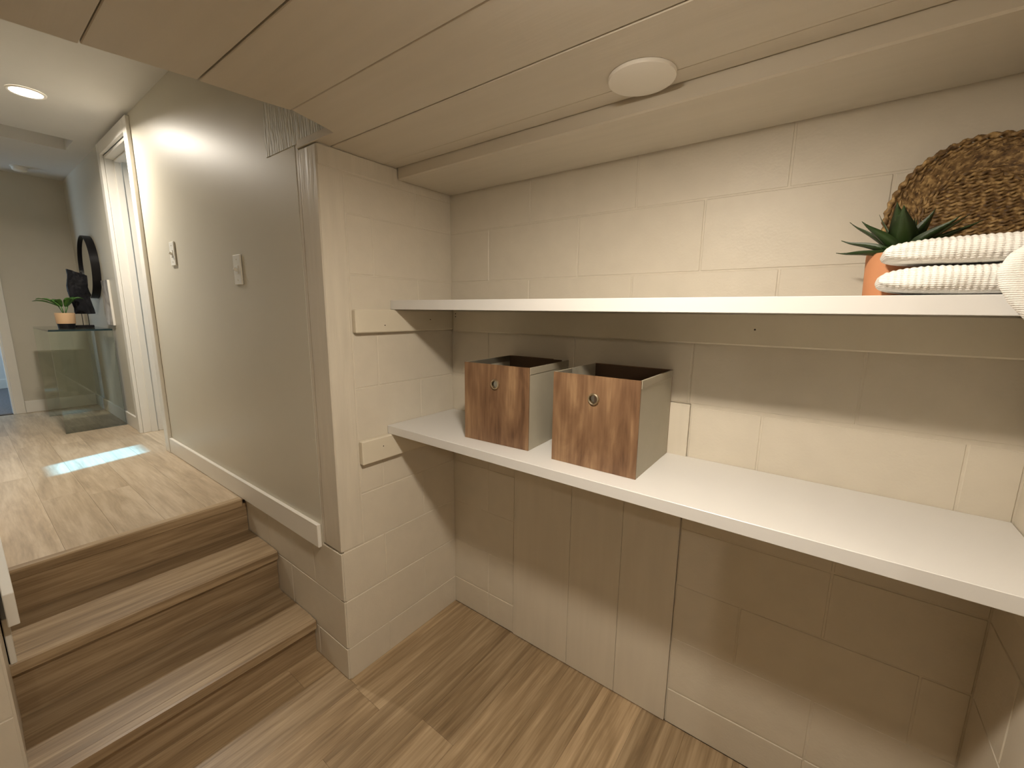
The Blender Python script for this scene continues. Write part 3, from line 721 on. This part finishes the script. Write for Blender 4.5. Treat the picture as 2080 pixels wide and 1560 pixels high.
# ================================================================== HALL FURNITURE
TZ = 1.274
gt = thing('glass_console_table', (-3.415, -0.775, LZ), 'clear glass waterfall console table against the hall wall', 'table')
GO = Vector((-3.415, -0.775, LZ))
y0, y1 = -0.943, -0.610
top = box('top_panel', Vector((-3.83, y0, TZ-0.012))-GO, Vector((-3.0, y1, TZ))-GO, 'glass', gt)
tc = (Vector((-3.83, y0, TZ-0.012))+Vector((-3.0, y1, TZ)))/2
box('polished_edge', Vector((-2.9995, y0, TZ-0.0125))-tc, Vector((-2.9985, y1, TZ+0.0005))-tc, 'glassedge', top)
box('polished_edge', Vector((-3.83, y0-0.0012, TZ-0.0125))-tc, Vector((-2.9985, y0-0.0002, TZ-0.0105))-tc, 'glassedge', top)
for xx in (-3.83, -3.012):
    box('side_panel', Vector((xx, y0, LZ+0.0005))-GO, Vector((xx+0.012, y1, TZ-0.0122))-GO, 'glass', gt)
# plant pot
hp = thing('potted_plant', (-3.22, -0.822, TZ+0.0005), 'small broad leaved plant in a tan pot on the glass table', 'potted plant')
put('saucer', lathe([(0, 0), (0.045, 0), (0.049, 0.036), (0, 0.036)], 32), 'black', hp)
put('pot', lathe([(0, 0.0365), (0.052, 0.0365), (0.055, 0.113), (0.054, 0.115), (0.049, 0.115), (0.047, 0.105), (0, 0.105)], 32), 'tanpot', hp)
put('soil', lathe([(0, 0.108), (0.0465, 0.106)], 20), 'soil', hp)
def broad(t): return max(0.03, math.sin(math.pi*min(1, t*0.93+0.05))**0.8)
for a, L, h, w, z0 in ((205, 0.115, 0.070, 0.05, 0.05), (265, 0.13, 0.055, 0.052, 0.05), (285, 0.12, 0.075, 0.055, 0.045), (60, 0.10, 0.09, 0.055, 0.05), (20, 0.10, 0.085, 0.05, 0.06), (120, 0.09, 0.10, 0.05, 0.06), (330, 0.09, 0.07, 0.045, 0.05)):
    ar = math.radians(a)
    cv = lambda t, L=L, h=h: (L*t, h*math.sin(t*2.0)*0.7)
    lf = put('leaf', blade(L, w, cv, 0.0015, prof=broad, fold=0.35, wav=0.002), 'leaf2', hp, (0.022*math.cos(ar), 0.022*math.sin(ar), 0.110+0.05), (0, 0, ar))
    put('stem', tube([(-0.016, 0, -0.056), (-0.008, 0, -0.03), (0.004, 0, 0.002)], [0.0022, 0.002, 0.0016], 6), 'leaf2', lf)
# stone sculpture
sc = thing('stone_sculpture', (-3.33, -0.735, TZ+0.0005), 'jagged black stone slab on two thin rods and a black base', 'sculpture')
put('base', boxm((0.06, 0.175, 0.020), 0.002, 'black'), None, sc, (0, -0.012, 0.010))
def slab():
    bm = bmesh.new(); bm_box(bm, (-0.017, -0.053, 0.0), (0.017, 0.053, 0.315)); bmesh.ops.subdivide_edges(bm, edges=bm.edges[:], cuts=7, use_grid_fill=True)
    for v in bm.verts:
        u = v.co.z/0.315
        v.co.y += 0.008*math.sin(u*7+1) + (0.007*(1-u) if v.co.y > 0 else 0) - 0.006*u
        v.co.z += 0.02*u*(-v.co.y/0.05) 
        n = noise.noise_vector(v.co*45); v.co += n*0.005
    return mesh_of(bm, 'slab')
put('slab', slab(), 'stone', sc, (0, 0.026, 0.108))
for yy in (0.018, 0.052):
    put('rod', tube([(0, yy, 0.019), (0, yy, 0.125)], 0.0022, 8), 'black', sc)
# mirror
mr = thing('round_mirror', (-3.45, -0.5905, 1.747), 'round wall mirror with a deep black frame above the glass table', 'mirror', rot=(math.radians(90), 0, 0))
put('frame', lathe([(0.228, 0.0), (0.243, 0.0), (0.243, 0.050), (0.236, 0.050), (0.236, 0.012), (0.228, 0.012), (0.228, 0.0)], 80), 'black', mr)
put('mirror_glass', lathe([(0, 0.0125), (0.2355, 0.0125), (0.2355, 0.036), (0, 0.036)], 80, False), 'mirror', mr)
pc = thing('wall_print', (-3.085, -0.5905, 1.30), 'small pale abstract print leaning under the mirror', 'picture')
box('canvas', (-0.105, -0.012, 0.0), (0.105, -0.0005, 0.335), 'print', pc)
box('edge_strip', (0.1055, -0.014, 0.0), (0.111, -0.0005, 0.335), 'trim', pc)
